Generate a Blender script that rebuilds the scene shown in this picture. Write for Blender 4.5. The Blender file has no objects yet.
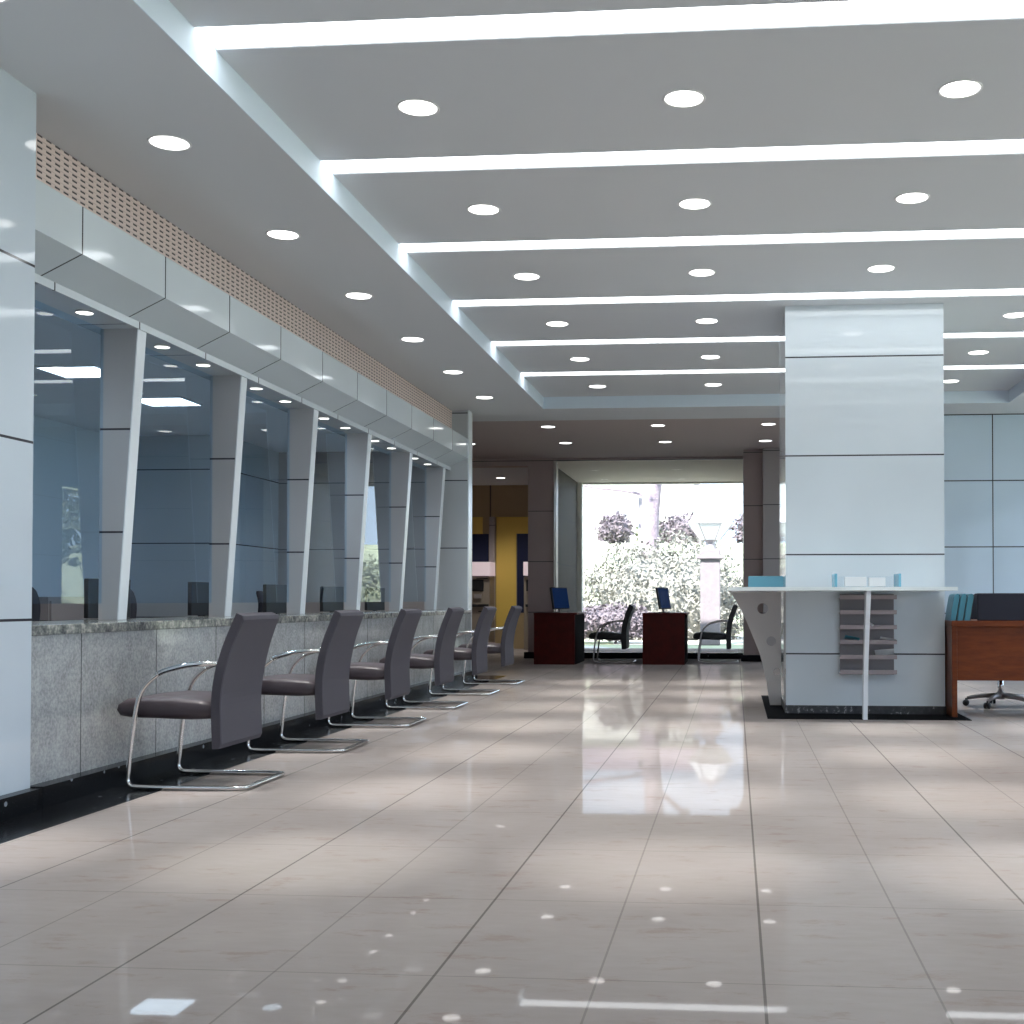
import bpy, bmesh, math, random
from mathutils import Vector, Matrix
random.seed(7)
C = bpy.context.scene.collection
sc = bpy.context.scene
PI = math.pi

# ------------------------------------------------------------------ materials
class NT:
    def __init__(s, name):
        s.m = bpy.data.materials.new(name); s.m.use_nodes = True
        s.n = s.m.node_tree.nodes; s.l = s.m.node_tree.links
        s.b = s.n['Principled BSDF']; s.out = s.n['Material Output']
    def node(s, t, **kw):
        x = s.n.new(t)
        for k, v in kw.items(): setattr(x, k, v)
        return x
    def put(s, sock, v):
        if isinstance(v, bpy.types.NodeSocket): s.l.new(v, sock)
        else: sock.default_value = v
    def math(s, op, a, b=None, c=None):
        x = s.node('ShaderNodeMath', operation=op)
        for i, v in enumerate((a, b, c)):
            if v is not None: s.put(x.inputs[i], v)
        return x.outputs[0]
    def pos(s):
        g = s.node('ShaderNodeNewGeometry'); sp = s.node('ShaderNodeSeparateXYZ')
        s.l.new(g.outputs['Position'], sp.inputs[0]); return g.outputs['Position'], sp.outputs
    def noise(s, vec, scale, detail=4, rough=.55, stretch=None):
        if stretch:
            mp = s.node('ShaderNodeMapping'); mp.inputs['Scale'].default_value = stretch
            s.l.new(vec, mp.inputs[0]); vec = mp.outputs[0]
        x = s.node('ShaderNodeTexNoise'); s.l.new(vec, x.inputs['Vector'])
        x.inputs['Scale'].default_value = scale; x.inputs['Detail'].default_value = detail
        x.inputs['Roughness'].default_value = rough
        return x.outputs['Fac']
    def ramp(s, fac, stops):
        r = s.node('ShaderNodeValToRGB'); s.put(r.inputs[0], fac)
        e = r.color_ramp.elements
        while len(e) < len(stops): e.new(.5)
        for q, (p, c) in zip(e, stops): q.position = p; q.color = (*c, 1)
        return r.outputs[0]
    def mix(s, fac, a, b):
        x = s.node('ShaderNodeMix', data_type='RGBA')
        s.put(x.inputs[0], fac); s.put(x.inputs[6], a if isinstance(a, bpy.types.NodeSocket) else (*a, 1))
        s.put(x.inputs[7], b if isinstance(b, bpy.types.NodeSocket) else (*b, 1)); return x.outputs[2]
    def line(s, coord, off, period, w):       # 1 on a joint line
        t = s.math('DIVIDE', s.math('SUBTRACT', coord, off), period)
        t = s.math('ABSOLUTE', s.math('SUBTRACT', s.math('FRACT', s.math('ADD', t, .5)), .5))
        return s.math('LESS_THAN', t, w / 2 / period)

def mat(name, col, rough=.5, metal=0., spec=.5, emit=None, es=0., var=.0, vscale=12, coat=0.):
    t = NT(name); b = t.b
    if var:
        p, _ = t.pos(); f = t.noise(p, vscale)
        c = t.ramp(f, [(.3, tuple(max(0, x * (1 - var)) for x in col)), (.7, tuple(min(1, x * (1 + var)) for x in col))])
        t.l.new(c, b.inputs['Base Color'])
    else: b.inputs['Base Color'].default_value = (*col, 1)
    b.inputs['Roughness'].default_value = rough; b.inputs['Metallic'].default_value = metal
    b.inputs['Specular IOR Level'].default_value = spec; b.inputs['Coat Weight'].default_value = coat
    if emit: b.inputs['Emission Color'].default_value = (*emit, 1); b.inputs['Emission Strength'].default_value = es
    return t.m

def panel_mat(name, col, rough, zo, zp, axis=None, ao=0, ap=1, w=.012, spec=.5, dark=(.05, .05, .06)):
    t = NT(name); p, xyz = t.pos()
    ln = t.line(xyz[2], zo, zp, w) if zp else None
    if axis is not None:
        l2 = t.line(xyz[axis], ao, ap, w); ln = l2 if ln is None else t.math('MAXIMUM', ln, l2)
    f = t.noise(p, 1.3, 2)
    base = t.ramp(f, [(.3, tuple(x * .97 for x in col)), (.7, tuple(min(1, x * 1.03) for x in col))])
    t.l.new(t.mix(ln, base, dark), t.b.inputs['Base Color'])
    t.b.inputs['Roughness'].default_value = rough; t.b.inputs['Specular IOR Level'].default_value = spec
    bp = t.node('ShaderNodeBump'); bp.inputs['Strength'].default_value = .4; bp.inputs['Distance'].default_value = .01
    t.l.new(t.math('SUBTRACT', 1., ln), bp.inputs['Height']); t.l.new(bp.outputs[0], t.b.inputs['Normal'])
    return t.m

def glass_mat(name, tint, f0=1.5, gain=1.0, alpha=1.0):
    t = NT(name); t.n.remove(t.b)
    tr = t.node('ShaderNodeBsdfTransparent'); tr.inputs[0].default_value = (*tint, 1)
    gl = t.node('ShaderNodeBsdfGlossy'); gl.inputs['Roughness'].default_value = 0; gl.inputs[0].default_value = (.95, .98, 1, 1)
    fr = t.node('ShaderNodeFresnel'); fr.inputs[0].default_value = f0
    ge = t.node('ShaderNodeNewGeometry'); front = t.math('SUBTRACT', 1., ge.outputs['Backfacing'])   # a pane has two faces: tint and mirror on the outer one only
    g = t.math('MULTIPLY', t.math('MINIMUM', t.math('MULTIPLY', fr.outputs[0], gain), 1.), front)
    t.l.new(t.mix(front, (1, 1, 1), tint), tr.inputs[0])
    mx = t.node('ShaderNodeMixShader'); t.l.new(g, mx.inputs[0]); t.l.new(tr.outputs[0], mx.inputs[1]); t.l.new(gl.outputs[0], mx.inputs[2])
    t.l.new(mx.outputs[0], t.out.inputs[0]); return t.m

M = {}
BLUEPANEL = (.56, .64, .70)
M['pillar'] = panel_mat('white pillar panels', (.66, .72, .77), .06, .50, .83)
M['near'] = panel_mat('near wall panels', (.58, .65, .72), .06, .86, .81)
M['pilaster'] = panel_mat('pilaster panels', (.52, .55, .58), .08, .757, .83)
M['fascia'] = panel_mat('fascia panels', (.60, .66, .70), .07, 0, 0, 1, 5.758, .882, .012)
M['fin'] = panel_mat('fin panels', (.46, .46, .48), .22, 1.348, .605)
M['finedge'] = mat('fin edge', (.80, .85, .90), .25)
M['backwall'] = panel_mat('back wall panels', (.56, .67, .78), .06, 1.614, .83, 0, 3.215, 1.2, .014)
M['farwall'] = panel_mat('far wall panels', (.38, .34, .33), .35, 1.58, .83, None)  # dimness of the far zone is put into the brown-grey colour
M['farcol'] = panel_mat('far column panels', (.36, .28, .27), .4, 1.58, .83, None)  # panel colour darkened and warmed to carry the low light on the columns
M['plain'] = mat('plain plaster', (.55, .56, .57), .6)
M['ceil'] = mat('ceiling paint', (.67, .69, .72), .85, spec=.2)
M['fasc_t'] = mat('tray edge paint', (.70, .80, .90), .7, spec=.3)
M['teller'] = mat('teller room paint', (.76, .78, .80), .7)
M['ring'] = mat('white enamel', (.8, .8, .8), .4)
M['lamp'] = mat('lamp lens', (1, 1, 1), .4, emit=(1, .99, .96), es=4.2)
M['strip'] = mat('strip diffuser', (1, 1, 1), .4, emit=(.92, .97, 1), es=4.0)
M['panel_light'] = mat('light panel', (1, 1, 1), .4, emit=(1, 1, 1), es=7)
M['chrome'] = mat('chrome', (.78, .78, .78), .12, 1)
M['alu'] = mat('aluminium', (.62, .60, .60), .3, .8)
M['alud'] = mat('dull aluminium', (.40, .36, .36), .35, .5)
M['black'] = mat('black plastic', (.012, .012, .014), .35)
M['blackfab'] = mat('black upholstery', (.01, .01, .012), .6)
M['fab'] = mat('charcoal fabric', (.060, .055, .070), .75, var=.12, vscale=300)
M['fabseat'] = mat('mauve seat leather', (.055, .042, .050), .42, var=.1, vscale=200)
M['mahog'] = mat('dark mahogany', (.055, .004, .003), .5, spec=.15, var=.25, vscale=9)
M['mahogd'] = mat('black veneer', (.002, .001, .001), .8, spec=.02)
M['navy'] = mat('navy fabric', (.008, .009, .020), .8, var=.2, vscale=250)
M['teal'] = mat('teal plastic', (.05, .20, .27), .35)
M['screen'] = mat('blue screen', (.005, .02, .08), .2, emit=(.01, .05, .18), es=.12)
M['yellow'] = mat('yellow panel', (.80, .55, .12), .5)
M['dnavy'] = mat('navy panel', (.003, .008, .045), .5)
M['tan'] = panel_mat('tan wall', (.42, .31, .17), .3, 0, 0, 0, -4.78, 2.4, .03, dark=(.1, .07, .05))
M['beige'] = mat('atm beige', (.30, .25, .20), .5)
M['pink'] = mat('lit sign', (.6, .5, .5), .5, emit=(.9, .72, .78), es=.35)
M['slab'] = mat('white slab', (.78, .84, .85), .18)
M['bracket'] = mat('bracket enamel', (.72, .69, .69), .25)
M['acrylic'] = mat('acrylic blue', (.16, .42, .56), .25)
M['clear'] = glass_mat('clear acrylic', (.90, .94, .96), 1.5, 1.3)
M['paper'] = mat('paper', (.72, .74, .76), .7)
M['rack'] = mat('rack enamel', (.34, .29, .30), .3)
M['rackb'] = mat('rack back', (.20, .185, .20), .3)
M['glass'] = glass_mat('clear glass', (.97, .98, .98), 1.45)
M['tglass'] = glass_mat('blue tinted glass', (.66, .84, 1.0), 1.5, 1.1)
M['frame'] = mat('pale metal frame', (.5, .48, .46), .35, .3)
M['ivory'] = mat('ivory frame', (.88, .86, .78), .5)

def granite(name, stops, scale, rough=.12, joints=None, bump=0):
    t = NT(name); p, xyz = t.pos()
    a = t.noise(p, scale, 6, .7); b_ = t.noise(p, scale * .18, 3, .5)
    f = t.math('ADD', t.math('MULTIPLY', a, .75), t.math('MULTIPLY', b_, .25))
    c = t.ramp(f, stops)
    if joints: c = t.mix(t.line(xyz[joints[0]], joints[1], joints[2], .007), c, (.05, .05, .06))
    t.l.new(c, t.b.inputs['Base Color']); t.b.inputs['Roughness'].default_value = rough
    return t.m
M['granite'] = granite('grey granite', [(.34, (.24, .25, .26)), (.5, (.37, .385, .395)), (.66, (.50, .52, .525))], 60, .10, (1, 5.691, .772))
M['granite_dark'] = granite('dark granite edge', [(.38, (.07, .075, .08)), (.5, (.20, .21, .20)), (.62, (.46, .45, .41))], 26, .15)

def black_granite():
    t = NT('black granite'); p, _ = t.pos()
    v = t.node('ShaderNodeTexVoronoi'); v.inputs['Scale'].default_value = 9; t.l.new(p, v.inputs['Vector'])
    f = t.math('LESS_THAN', v.outputs['Distance'], .10)
    v2 = t.node('ShaderNodeTexVoronoi'); v2.inputs['Scale'].default_value = 60; t.l.new(p, v2.inputs['Vector'])
    f2 = t.math('LESS_THAN', v2.outputs['Distance'], .13)
    c = t.mix(f2, (.008, .009, .011), (.035, .036, .04)); c = t.mix(f, c, (.22, .24, .27))
    t.l.new(c, t.b.inputs['Base Color']); t.b.inputs['Roughness'].default_value = .18; t.b.inputs['Specular IOR Level'].default_value = .08; return t.m
M['bgranite'] = black_granite()
M['kgranite'] = granite('dark speckled granite', [(.45, (.05, .05, .055)), (.57, (.075, .075, .08)), (.60, (.35, .35, .37))], 26, .3)

def floor_mat():
    t = NT('polished floor tiles'); p, xyz = t.pos()
    big = t.line(xyz[0], .07, 1.66 / 2, .0075); mid = t.line(xyz[0], .07 + .415, .83, .006)
    cross = t.line(xyz[1], 3.0, .775, .005)
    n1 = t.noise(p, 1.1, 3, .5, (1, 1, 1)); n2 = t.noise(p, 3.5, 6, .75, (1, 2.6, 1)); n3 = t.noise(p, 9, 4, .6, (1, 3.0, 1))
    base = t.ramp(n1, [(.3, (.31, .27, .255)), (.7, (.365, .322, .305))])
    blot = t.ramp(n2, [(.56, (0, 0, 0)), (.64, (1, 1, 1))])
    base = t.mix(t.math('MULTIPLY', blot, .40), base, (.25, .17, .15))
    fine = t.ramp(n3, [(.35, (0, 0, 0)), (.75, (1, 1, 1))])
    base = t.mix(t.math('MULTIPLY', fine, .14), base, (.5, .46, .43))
    base = t.mix(t.math('MULTIPLY', cross, .38), base, (.10, .09, .085))
    base = t.mix(t.math('MULTIPLY', mid, .36), base, (.10, .09, .085))
    base = t.mix(t.math('MULTIPLY', big, .62), base, (.06, .055, .05))
    t.n.remove(t.b)
    df = t.node('ShaderNodeBsdfDiffuse'); t.l.new(base, df.inputs[0])
    gl = t.node('ShaderNodeBsdfGlossy'); gl.inputs['Roughness'].default_value = .022
    fr = t.node('ShaderNodeFresnel'); fr.inputs[0].default_value = 1.4
    mx = t.node('ShaderNodeMixShader'); t.l.new(t.math('MULTIPLY_ADD', fr.outputs[0], .16, .07), mx.inputs[0])
    t.l.new(df.outputs[0], mx.inputs[1]); t.l.new(gl.outputs[0], mx.inputs[2]); t.l.new(mx.outputs[0], t.out.inputs[0])
    return t.m
M['floor'] = floor_mat()

def grille_mat():
    t = NT('slotted grille'); p, xyz = t.pos()
    def band(c, per, duty, off=0):
        fr = t.math('FRACT', t.math('DIVIDE', t.math('SUBTRACT', c, off), per)); return t.math('LESS_THAN', fr, duty)
    a = band(xyz[1], .080, .58); b = band(xyz[2], .030, .34)
    hole = t.math('MULTIPLY', a, b)
    slat = band(xyz[2], .030, .14, .012)
    c = t.mix(t.math('MULTIPLY', slat, .5), (.80, .66, .61), (.50, .39, .35)); c = t.mix(hole, c, (.06, .04, .04))
    t.l.new(c, t.b.inputs['Base Color']); t.b.inputs['Roughness'].default_value = .5; return t.m
M['grille'] = grille_mat()

def wood_mat():
    t = NT('red brown wood'); p, _ = t.pos()
    f = t.noise(p, 5, 5, .6, (1, 1, 5))
    t.l.new(t.ramp(f, [(.3, (.10, .021, .005)), (.7, (.165, .038, .008))]), t.b.inputs['Base Color'])
    t.b.inputs['Roughness'].default_value = .35; t.b.inputs['Specular IOR Level'].default_value = .25; return t.m
M['wood'] = wood_mat()

# ------------------------------------------------------------------ mesh helpers
def box(bm, x0, x1, y0, y1, z0, z1, bev=0):
    v = [bm.verts.new(p) for p in ((x0, y0, z0), (x1, y0, z0), (x1, y1, z0), (x0, y1, z0), (x0, y0, z1), (x1, y0, z1), (x1, y1, z1), (x0, y1, z1))]
    fs = [bm.faces.new([v[i] for i in q]) for q in ((3, 2, 1, 0), (4, 5, 6, 7), (0, 1, 5, 4), (1, 2, 6, 5), (2, 3, 7, 6), (3, 0, 4, 7))]
    if bev:
        es = list({e for f in fs for e in f.edges})
        bmesh.ops.bevel(bm, geom=es, offset=bev, segments=2, affect='EDGES', profile=.5)
    return bm

def prism(bm, pts, axis, a0, a1):       # polygon in the two other axes, extruded along axis
    def mk(p, a):
        q = list(p); q.insert(axis, a); return bm.verts.new(q)
    A = [mk(p, a0) for p in pts]; B = [mk(p, a1) for p in pts]; n = len(pts)
    bm.faces.new(A); bm.faces.new(B[::-1])
    for i in range(n): bm.faces.new((A[i], B[i], B[(i + 1) % n], A[(i + 1) % n]))
    bmesh.ops.recalc_face_normals(bm, faces=bm.faces); return bm

def smooth_path(pts, k=6):
    pts = [Vector(p) for p in pts]; out = []
    for i in range(len(pts) - 1):
        p0 = pts[max(i - 1, 0)]; p1 = pts[i]; p2 = pts[i + 1]; p3 = pts[min(i + 2, len(pts) - 1)]
        for j in range(k):
            t = j / k
            out.append(.5 * ((2 * p1) + (-p0 + p2) * t + (2 * p0 - 5 * p1 + 4 * p2 - p3) * t * t + (-p0 + 3 * p1 - 3 * p2 + p3) * t ** 3))
    out.append(pts[-1]); return out

def tube(bm, path, r, seg=10, rs=None):
    rings = []; n = len(path); path = [Vector(p) for p in path]; up = None
    for i, p in enumerate(path):
        d = (path[min(i + 1, n - 1)] - path[max(i - 1, 0)]).normalized()
        if up is None:
            up = d.orthogonal().normalized()
        up = (up - d * up.dot(d)).normalized(); s = d.cross(up)
        rr = rs[i] if rs else r
        rings.append([bm.verts.new(p + (up * math.cos(a) + s * math.sin(a)) * rr) for a in [2 * PI * j / seg for j in range(seg)]])
    for a, b in zip(rings, rings[1:]):
        for j in range(seg): bm.faces.new((a[j], a[(j + 1) % seg], b[(j + 1) % seg], b[j]))
    bm.faces.new(rings[0][::-1]); bm.faces.new(rings[-1]); return bm

def lathe(bm, prof, cx=0, cy=0, seg=24):
    rings = [[bm.verts.new((cx + r * math.cos(2 * PI * j / seg), cy + r * math.sin(2 * PI * j / seg), z)) for j in range(seg)] for r, z in prof]
    for a, b in zip(rings, rings[1:]):
        for j in range(seg): bm.faces.new((a[j], a[(j + 1) % seg], b[(j + 1) % seg], b[j]))
    bm.faces.new(rings[0][::-1]); bm.faces.new(rings[-1])
    bmesh.ops.recalc_face_normals(bm, faces=bm.faces); return bm

def B(): return bmesh.new()

def obj(name, bm, m, parent=None, smooth=False, loc=None):
    me = bpy.data.meshes.new(name); bmesh.ops.recalc_face_normals(bm, faces=bm.faces); bm.to_mesh(me); bm.free()
    for x in (m if isinstance(m, list) else [m]): me.materials.append(x)
    if smooth:
        for f in me.polygons: f.use_smooth = True
    o = bpy.data.objects.new(name, me); C.objects.link(o)
    if parent: o.parent = parent
    if loc: o.location = loc
    return o

def struct(name, bm, m, **k):
    o = obj(name, bm, m, **k); o['kind'] = 'structure'; return o

def thing(name, label, cat, loc=(0, 0, 0), rz=0, group=None):
    o = bpy.data.objects.new(name, None); C.objects.link(o); o.empty_display_size = .1
    o.location = loc; o.rotation_euler = (0, 0, rz); o['label'] = label; o['category'] = cat
    if group: o['group'] = group
    return o

def tag(o, label, cat, group=None, kind=None):
    o['label'] = label; o['category'] = cat
    if group: o['group'] = group
    if kind: o['kind'] = kind
    return o

def dup(root, loc, label, rz=None):
    r = root.copy(); C.objects.link(r); r.location = loc; r['label'] = label
    if rz is not None: r.rotation_euler = (0, 0, rz)
    for ch in list(root.children):
        c = ch.copy(); C.objects.link(c); c.parent = r
        for g in list(ch.children):
            d = g.copy(); C.objects.link(d); d.parent = c
    return r
ORD = ['nearest', 'second', 'third', 'fourth', 'fifth', 'sixth', 'seventh', 'eighth']

# ------------------------------------------------------------------ setting: floor
ZS, ZT = 3.28, 3.425          # soffit and tray heights
YB = -3.0
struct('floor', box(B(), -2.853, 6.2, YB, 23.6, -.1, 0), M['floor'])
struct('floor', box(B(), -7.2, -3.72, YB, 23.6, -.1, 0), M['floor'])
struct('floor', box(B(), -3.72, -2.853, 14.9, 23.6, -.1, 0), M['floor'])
struct('trim_1', box(B(), -3.72, -2.853, YB, 14.9, -.1, 0), M['bgranite'])      # black border in the floor
struct('trim_2', box(B(), .258, 1.86, 9.66, 12.0, .0, .003), mat('matte black stone', (.006, .006, .007), .7, spec=.02))

# ceiling: soffit ring + tray
TX0, TX1, TY1 = -2.33, 3.23, 14.45
strips = [4.97 + 1.583 * k for k in range(-4, 6)]
SW = .215
bm = B()
box(bm, -3.9, TX0, YB, 14.9, ZS, 3.7); 
struct('ceiling', bm, M['ceil'])
struct('ceiling', box(B(), TX1, 6.3, YB, 15.4, ZS, 3.7), M['ceil'])
struct('ceiling', box(B(), TX0, TX1, TY1, 15.4, ZS, 3.7), M['ceil'])
struct('ceiling', box(B(), -7.2, TX0, 14.9, 15.4, ZS, 3.7), M['ceil'])
struct('ceiling', box(B(), -7.2, 2.4, 15.4, 19.5, ZS, 3.7), mat('far ceiling dim light tint', (.50, .42, .41), .85, spec=.2))  # dim warm light of the far zone is put into this ceiling colour
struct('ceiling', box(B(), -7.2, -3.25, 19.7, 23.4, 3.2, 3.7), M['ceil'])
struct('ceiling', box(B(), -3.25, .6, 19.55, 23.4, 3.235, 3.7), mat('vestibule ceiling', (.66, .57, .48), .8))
# white tray edge, as a thin painted lining
struct('trim_3', box(B(), TX0, TX0 + .004, YB, TY1, ZS, ZT), M['fasc_t'])
struct('trim_4', box(B(), TX1 - .004, TX1, YB, TY1, ZS, ZT), M['fasc_t'])
struct('trim_5', box(B(), TX0, TX1, TY1 - .004, TY1, ZS, ZT), M['fasc_t'])
edges = [YB] + [v for s in strips for v in (s, s + SW)] + [TY1 - .004]
for i in range(0, len(edges), 2):
    struct('ceiling', box(B(), TX0 + .004, TX1 - .004, edges[i], edges[i + 1], ZT, 3.6), M['ceil'])
bm = B(); box(bm, -7.4, 6.6, YB - .2, 15.6, 3.7, 3.85); box(bm, -7.4, 2.6, 15.6, 23.8, 3.7, 3.85)
struct('ceiling_roof', bm, M['plain'])
names = {4: 'nearest wide', 5: 'second', 6: 'third', 7: 'fourth', 8: 'fifth', 9: 'farthest'}
for i, s in enumerate(strips):
    k = names.get(i)
    lb = ('%s glowing white light strip across the raised ceiling' % k) if k else 'glowing ceiling light strip %s strips before the nearest wide one in view' % ['four', 'three', 'two', 'one'][i]
    t = thing('ceiling_light_strip', lb, 'light', (0, s, ZT), group='light strips across the ceiling tray')
    obj('diffuser', box(B(), TX0 + .006, TX1 - .006, .004, SW - .004, .012, .03), M['strip'], t)
    bm = B(); box(bm, TX0 + .006, TX1 - .006, .001, .004, .003, .04); box(bm, TX0 + .006, TX1 - .006, SW - .004, SW - .001, .003, .04)
    obj('housing', bm, M['ring'], t)

# ------------------------------------------------------------------ downlights
def spot(x, y, z, e, col=(1, .985, .94), ang=23, blend=1.):
    l = bpy.data.lights.new('downlight_beam', 'SPOT'); l.energy = e; l.color = col
    l.spot_size = math.radians(ang); l.spot_blend = blend; l.shadow_soft_size = .07
    o = bpy.data.objects.new('downlight_beam', l); C.objects.link(o); o.location = (x, y, z - .03)
proto_dl = None
def downlight(x, y, z, label, group, e, sc_=1., ang=23):
    global proto_dl
    if proto_dl is None:
        proto_dl = thing('downlight', label, 'light', (x, y, z), group=group)
        obj('trim_ring', lathe(B(), [(.094, .02), (.094, -.001), (.104, -.0045), (.108, -.001), (.108, 0)], seg=32), M['ring'], proto_dl, True)
        obj('lens', lathe(B(), [(.093, .015), (.093, -.002), (.05, -.004)], seg=32), M['lamp'], proto_dl)
        r = proto_dl
    else:
        r = dup(proto_dl, (x, y, z), label)
    r['group'] = group; r.scale = (sc_, sc_, 1)
    if e: spot(x, y, z, e, ang=ang)
    if e == E0: spot(x, y, z, E1, ang=84)
    return r
E0, E1 = 265, 58
for k in range(-3, 6):
    y = 5.86 + 1.543 * k
    lb = 'round downlight in the low ceiling above the teller chairs, %s visible' % ORD[k] if k >= 0 else 'round downlight in the low ceiling beside the near wall, %s before the visible ones' % ORD[-k]
    downlight(-2.87, y, ZS, lb, 'downlights over the teller chairs', E0 if k >= -1 else 0)
for k in range(-3, 6):
    y = 5.88 + 1.58 * k
    for x, nm in ((-1.585, 'left'), (-.247, 'middle'), (1.091, 'right'), (2.43, 'far right')):
        if x == 1.091 and 9.9 < y < 11.6: continue
        lb = ('round downlight in the %s column of the raised ceiling, %s row in view' % (nm, ORD[k])) if k >= 0 else 'round downlight of the raised ceiling, %s column, %s row above the near floor' % (nm, ['', 'first', 'second', 'third'][-k])
        downlight(x, y, ZT, lb, 'downlights in the raised ceiling', E0 if k >= -1 else 0)
for r, y in enumerate((15.95, 17.62)):
    for x, nm in ((-3.955, 'leftmost'), (-2.503, 'second from left'), (-1.022, 'third from left'), (.445, 'rightmost')):
        downlight(x, y, ZS, 'small round downlight in the %s row of the far low ceiling, %s' % (['front', 'back'][r], nm), 'downlights in the far low ceiling', 45, .95)
for x, y, nm in ((4.6, 5.9, 'nearest'), (4.6, 9.1, 'middle'), (4.6, 12.3, 'farthest')):
    downlight(x, y, ZS, 'round downlight in the low ceiling along the right windows, %s' % nm, 'downlights along the right windows', E0)
downlight(-4.3, 21.8, 3.2, 'round downlight glowing above the cash machine lobby', 'lobby downlights', 130, .9, 120)
for k in range(4):  # unseen fixtures added to brighten the interior behind the tinted glass
    downlight(-4.25, 6.0 + 2.4 * k, 2.8, 'added unseen fill light in the teller room ceiling just behind the window head, %s' % ORD[k], 'added teller room fill lights', 60, .9, 140)
for k in range(0, 6):
    for d in (0, .585):
        y = 5.755 + 1.487 * k + d
        downlight(-3.585, y, 2.54, 'small downlight above teller window %s, %s of its pair' % (ORD[k].replace('nearest', 'first'), 'nearer' if d == 0 else 'farther'), 'downlights above the teller windows', 3, .46)

# ------------------------------------------------------------------ walls
struct('wall_near_left', box(B(), -3.9, -3.2, YB, 5.235, .095, ZS), M['near'])
struct('baseboard_near_left', box(B(), -3.9, -3.14, YB, 5.235, 0, .095), M['bgranite'])
# pilaster ending the teller front
struct('wall_pilaster', box(B(), -3.75, -3.268, 14.48, 14.60, 0, ZS), M['pilaster'])
struct('trim_6', box(B(), -3.268, -3.255, 14.478, 14.66, 0, ZS), M['finedge'])
struct('wall_lobby_front', box(B(), -7.2, -3.268, 14.60, 14.75, 0, ZS), M['farwall'])
struct('wall_lobby_left', box(B(), -5.75, -5.6, 14.75, 23.3, 0, ZS), M['farwall'])
struct('wall_back', box(B(), -7.2, 6.3, YB - .15, YB, 0, ZS + .2), M['pilaster'])
# teller room
struct('wall_teller_back', box(B(), -7.2, -7.0, 4.2, 14.6, 0, 3.0), M['teller'])
struct('wall_teller_near', box(B(), -7.0, -3.9, 4.2, 4.4, 0, 3.0), M['teller'])
struct('ceiling_teller', box(B(), -7.0, -3.8, 4.4, 14.6, 2.8, 2.9), M['teller'])
struct('wall_teller_rear_pier', box(B(), -7.0, -5.7, 13.0, 14.6, 0, 2.8), M['pilaster'])

# fascia above the teller windows
prism_pts = [(-3.27, 2.93), (-3.27, 2.69), (-3.487, 2.585), (-3.487, 2.545), (-3.80, 2.545), (-3.80, 2.93)]
struct('trim_7', prism(B(), prism_pts, 1, 5.24, 14.48), M['fascia'])
struct('trim_8', prism(B(), [(-3.480, 2.582), (-3.494, 2.576), (-3.494, 2.540), (-3.480, 2.540)], 1, 5.24, 14.48), panel_mat('trim strip', (.62, .68, .72), .2, 0, 0, 1, 5.87, .882, .012))
g = obj('ventilation_grille', box(B(), -3.52, -3.467, 5.24, 14.48, 2.931, ZS - .001), M['grille'])
tag(g, 'long pinkish slotted ventilation grille above the teller fascia', 'grille')
struct('wall_teller_head', box(B(), -3.9, -3.52, 5.24, 14.48, 2.93, ZS), M['plain'])

# fins between the windows
for k in range(6):
    y = 6.755 + 1.482 * k
    f = struct('trim_%d' % (9 + k), prism(B(), [(-3.497, 2.545), (-3.72, 2.545), (-3.72, .834), (-3.607, .834)], 1, y, y + .098), M['fin'])
    w = prism(B(), [(-3.49, 2.54), (-3.497, 2.54), (-3.607, .834), (-3.60, .834)], 1, y, y + .098)
    struct('trim_%d' % (20 + k), w, M['finedge'])
ye = [5.24] + [6.755 + 1.482 * k for k in range(6)]
for k in range(6):
    a = ye[k] + (.098 if k else 0)
    o = struct('window_%d' % (k + 1), box(B(), -3.712, -3.70, a + .002, ye[k + 1] - .002, .93, 2.544), M['tglass'])

# counter
t = thing('teller_counter', 'long grey granite teller counter running under the tinted windows', 'counter', (-3.22, 5.24, 0))
L = 14.478 - 5.24
obj('front_panel', box(B(), -.03, 0, 0, L, .10, .785), M['granite'], t)
obj('countertop', box(B(), -.62, .008, 0, L, .785, .833, .004), M['granite_dark'], t)
obj('kickboard', box(B(), -.03, .08, 0, L, 0, .10), M['bgranite'], t)

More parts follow.
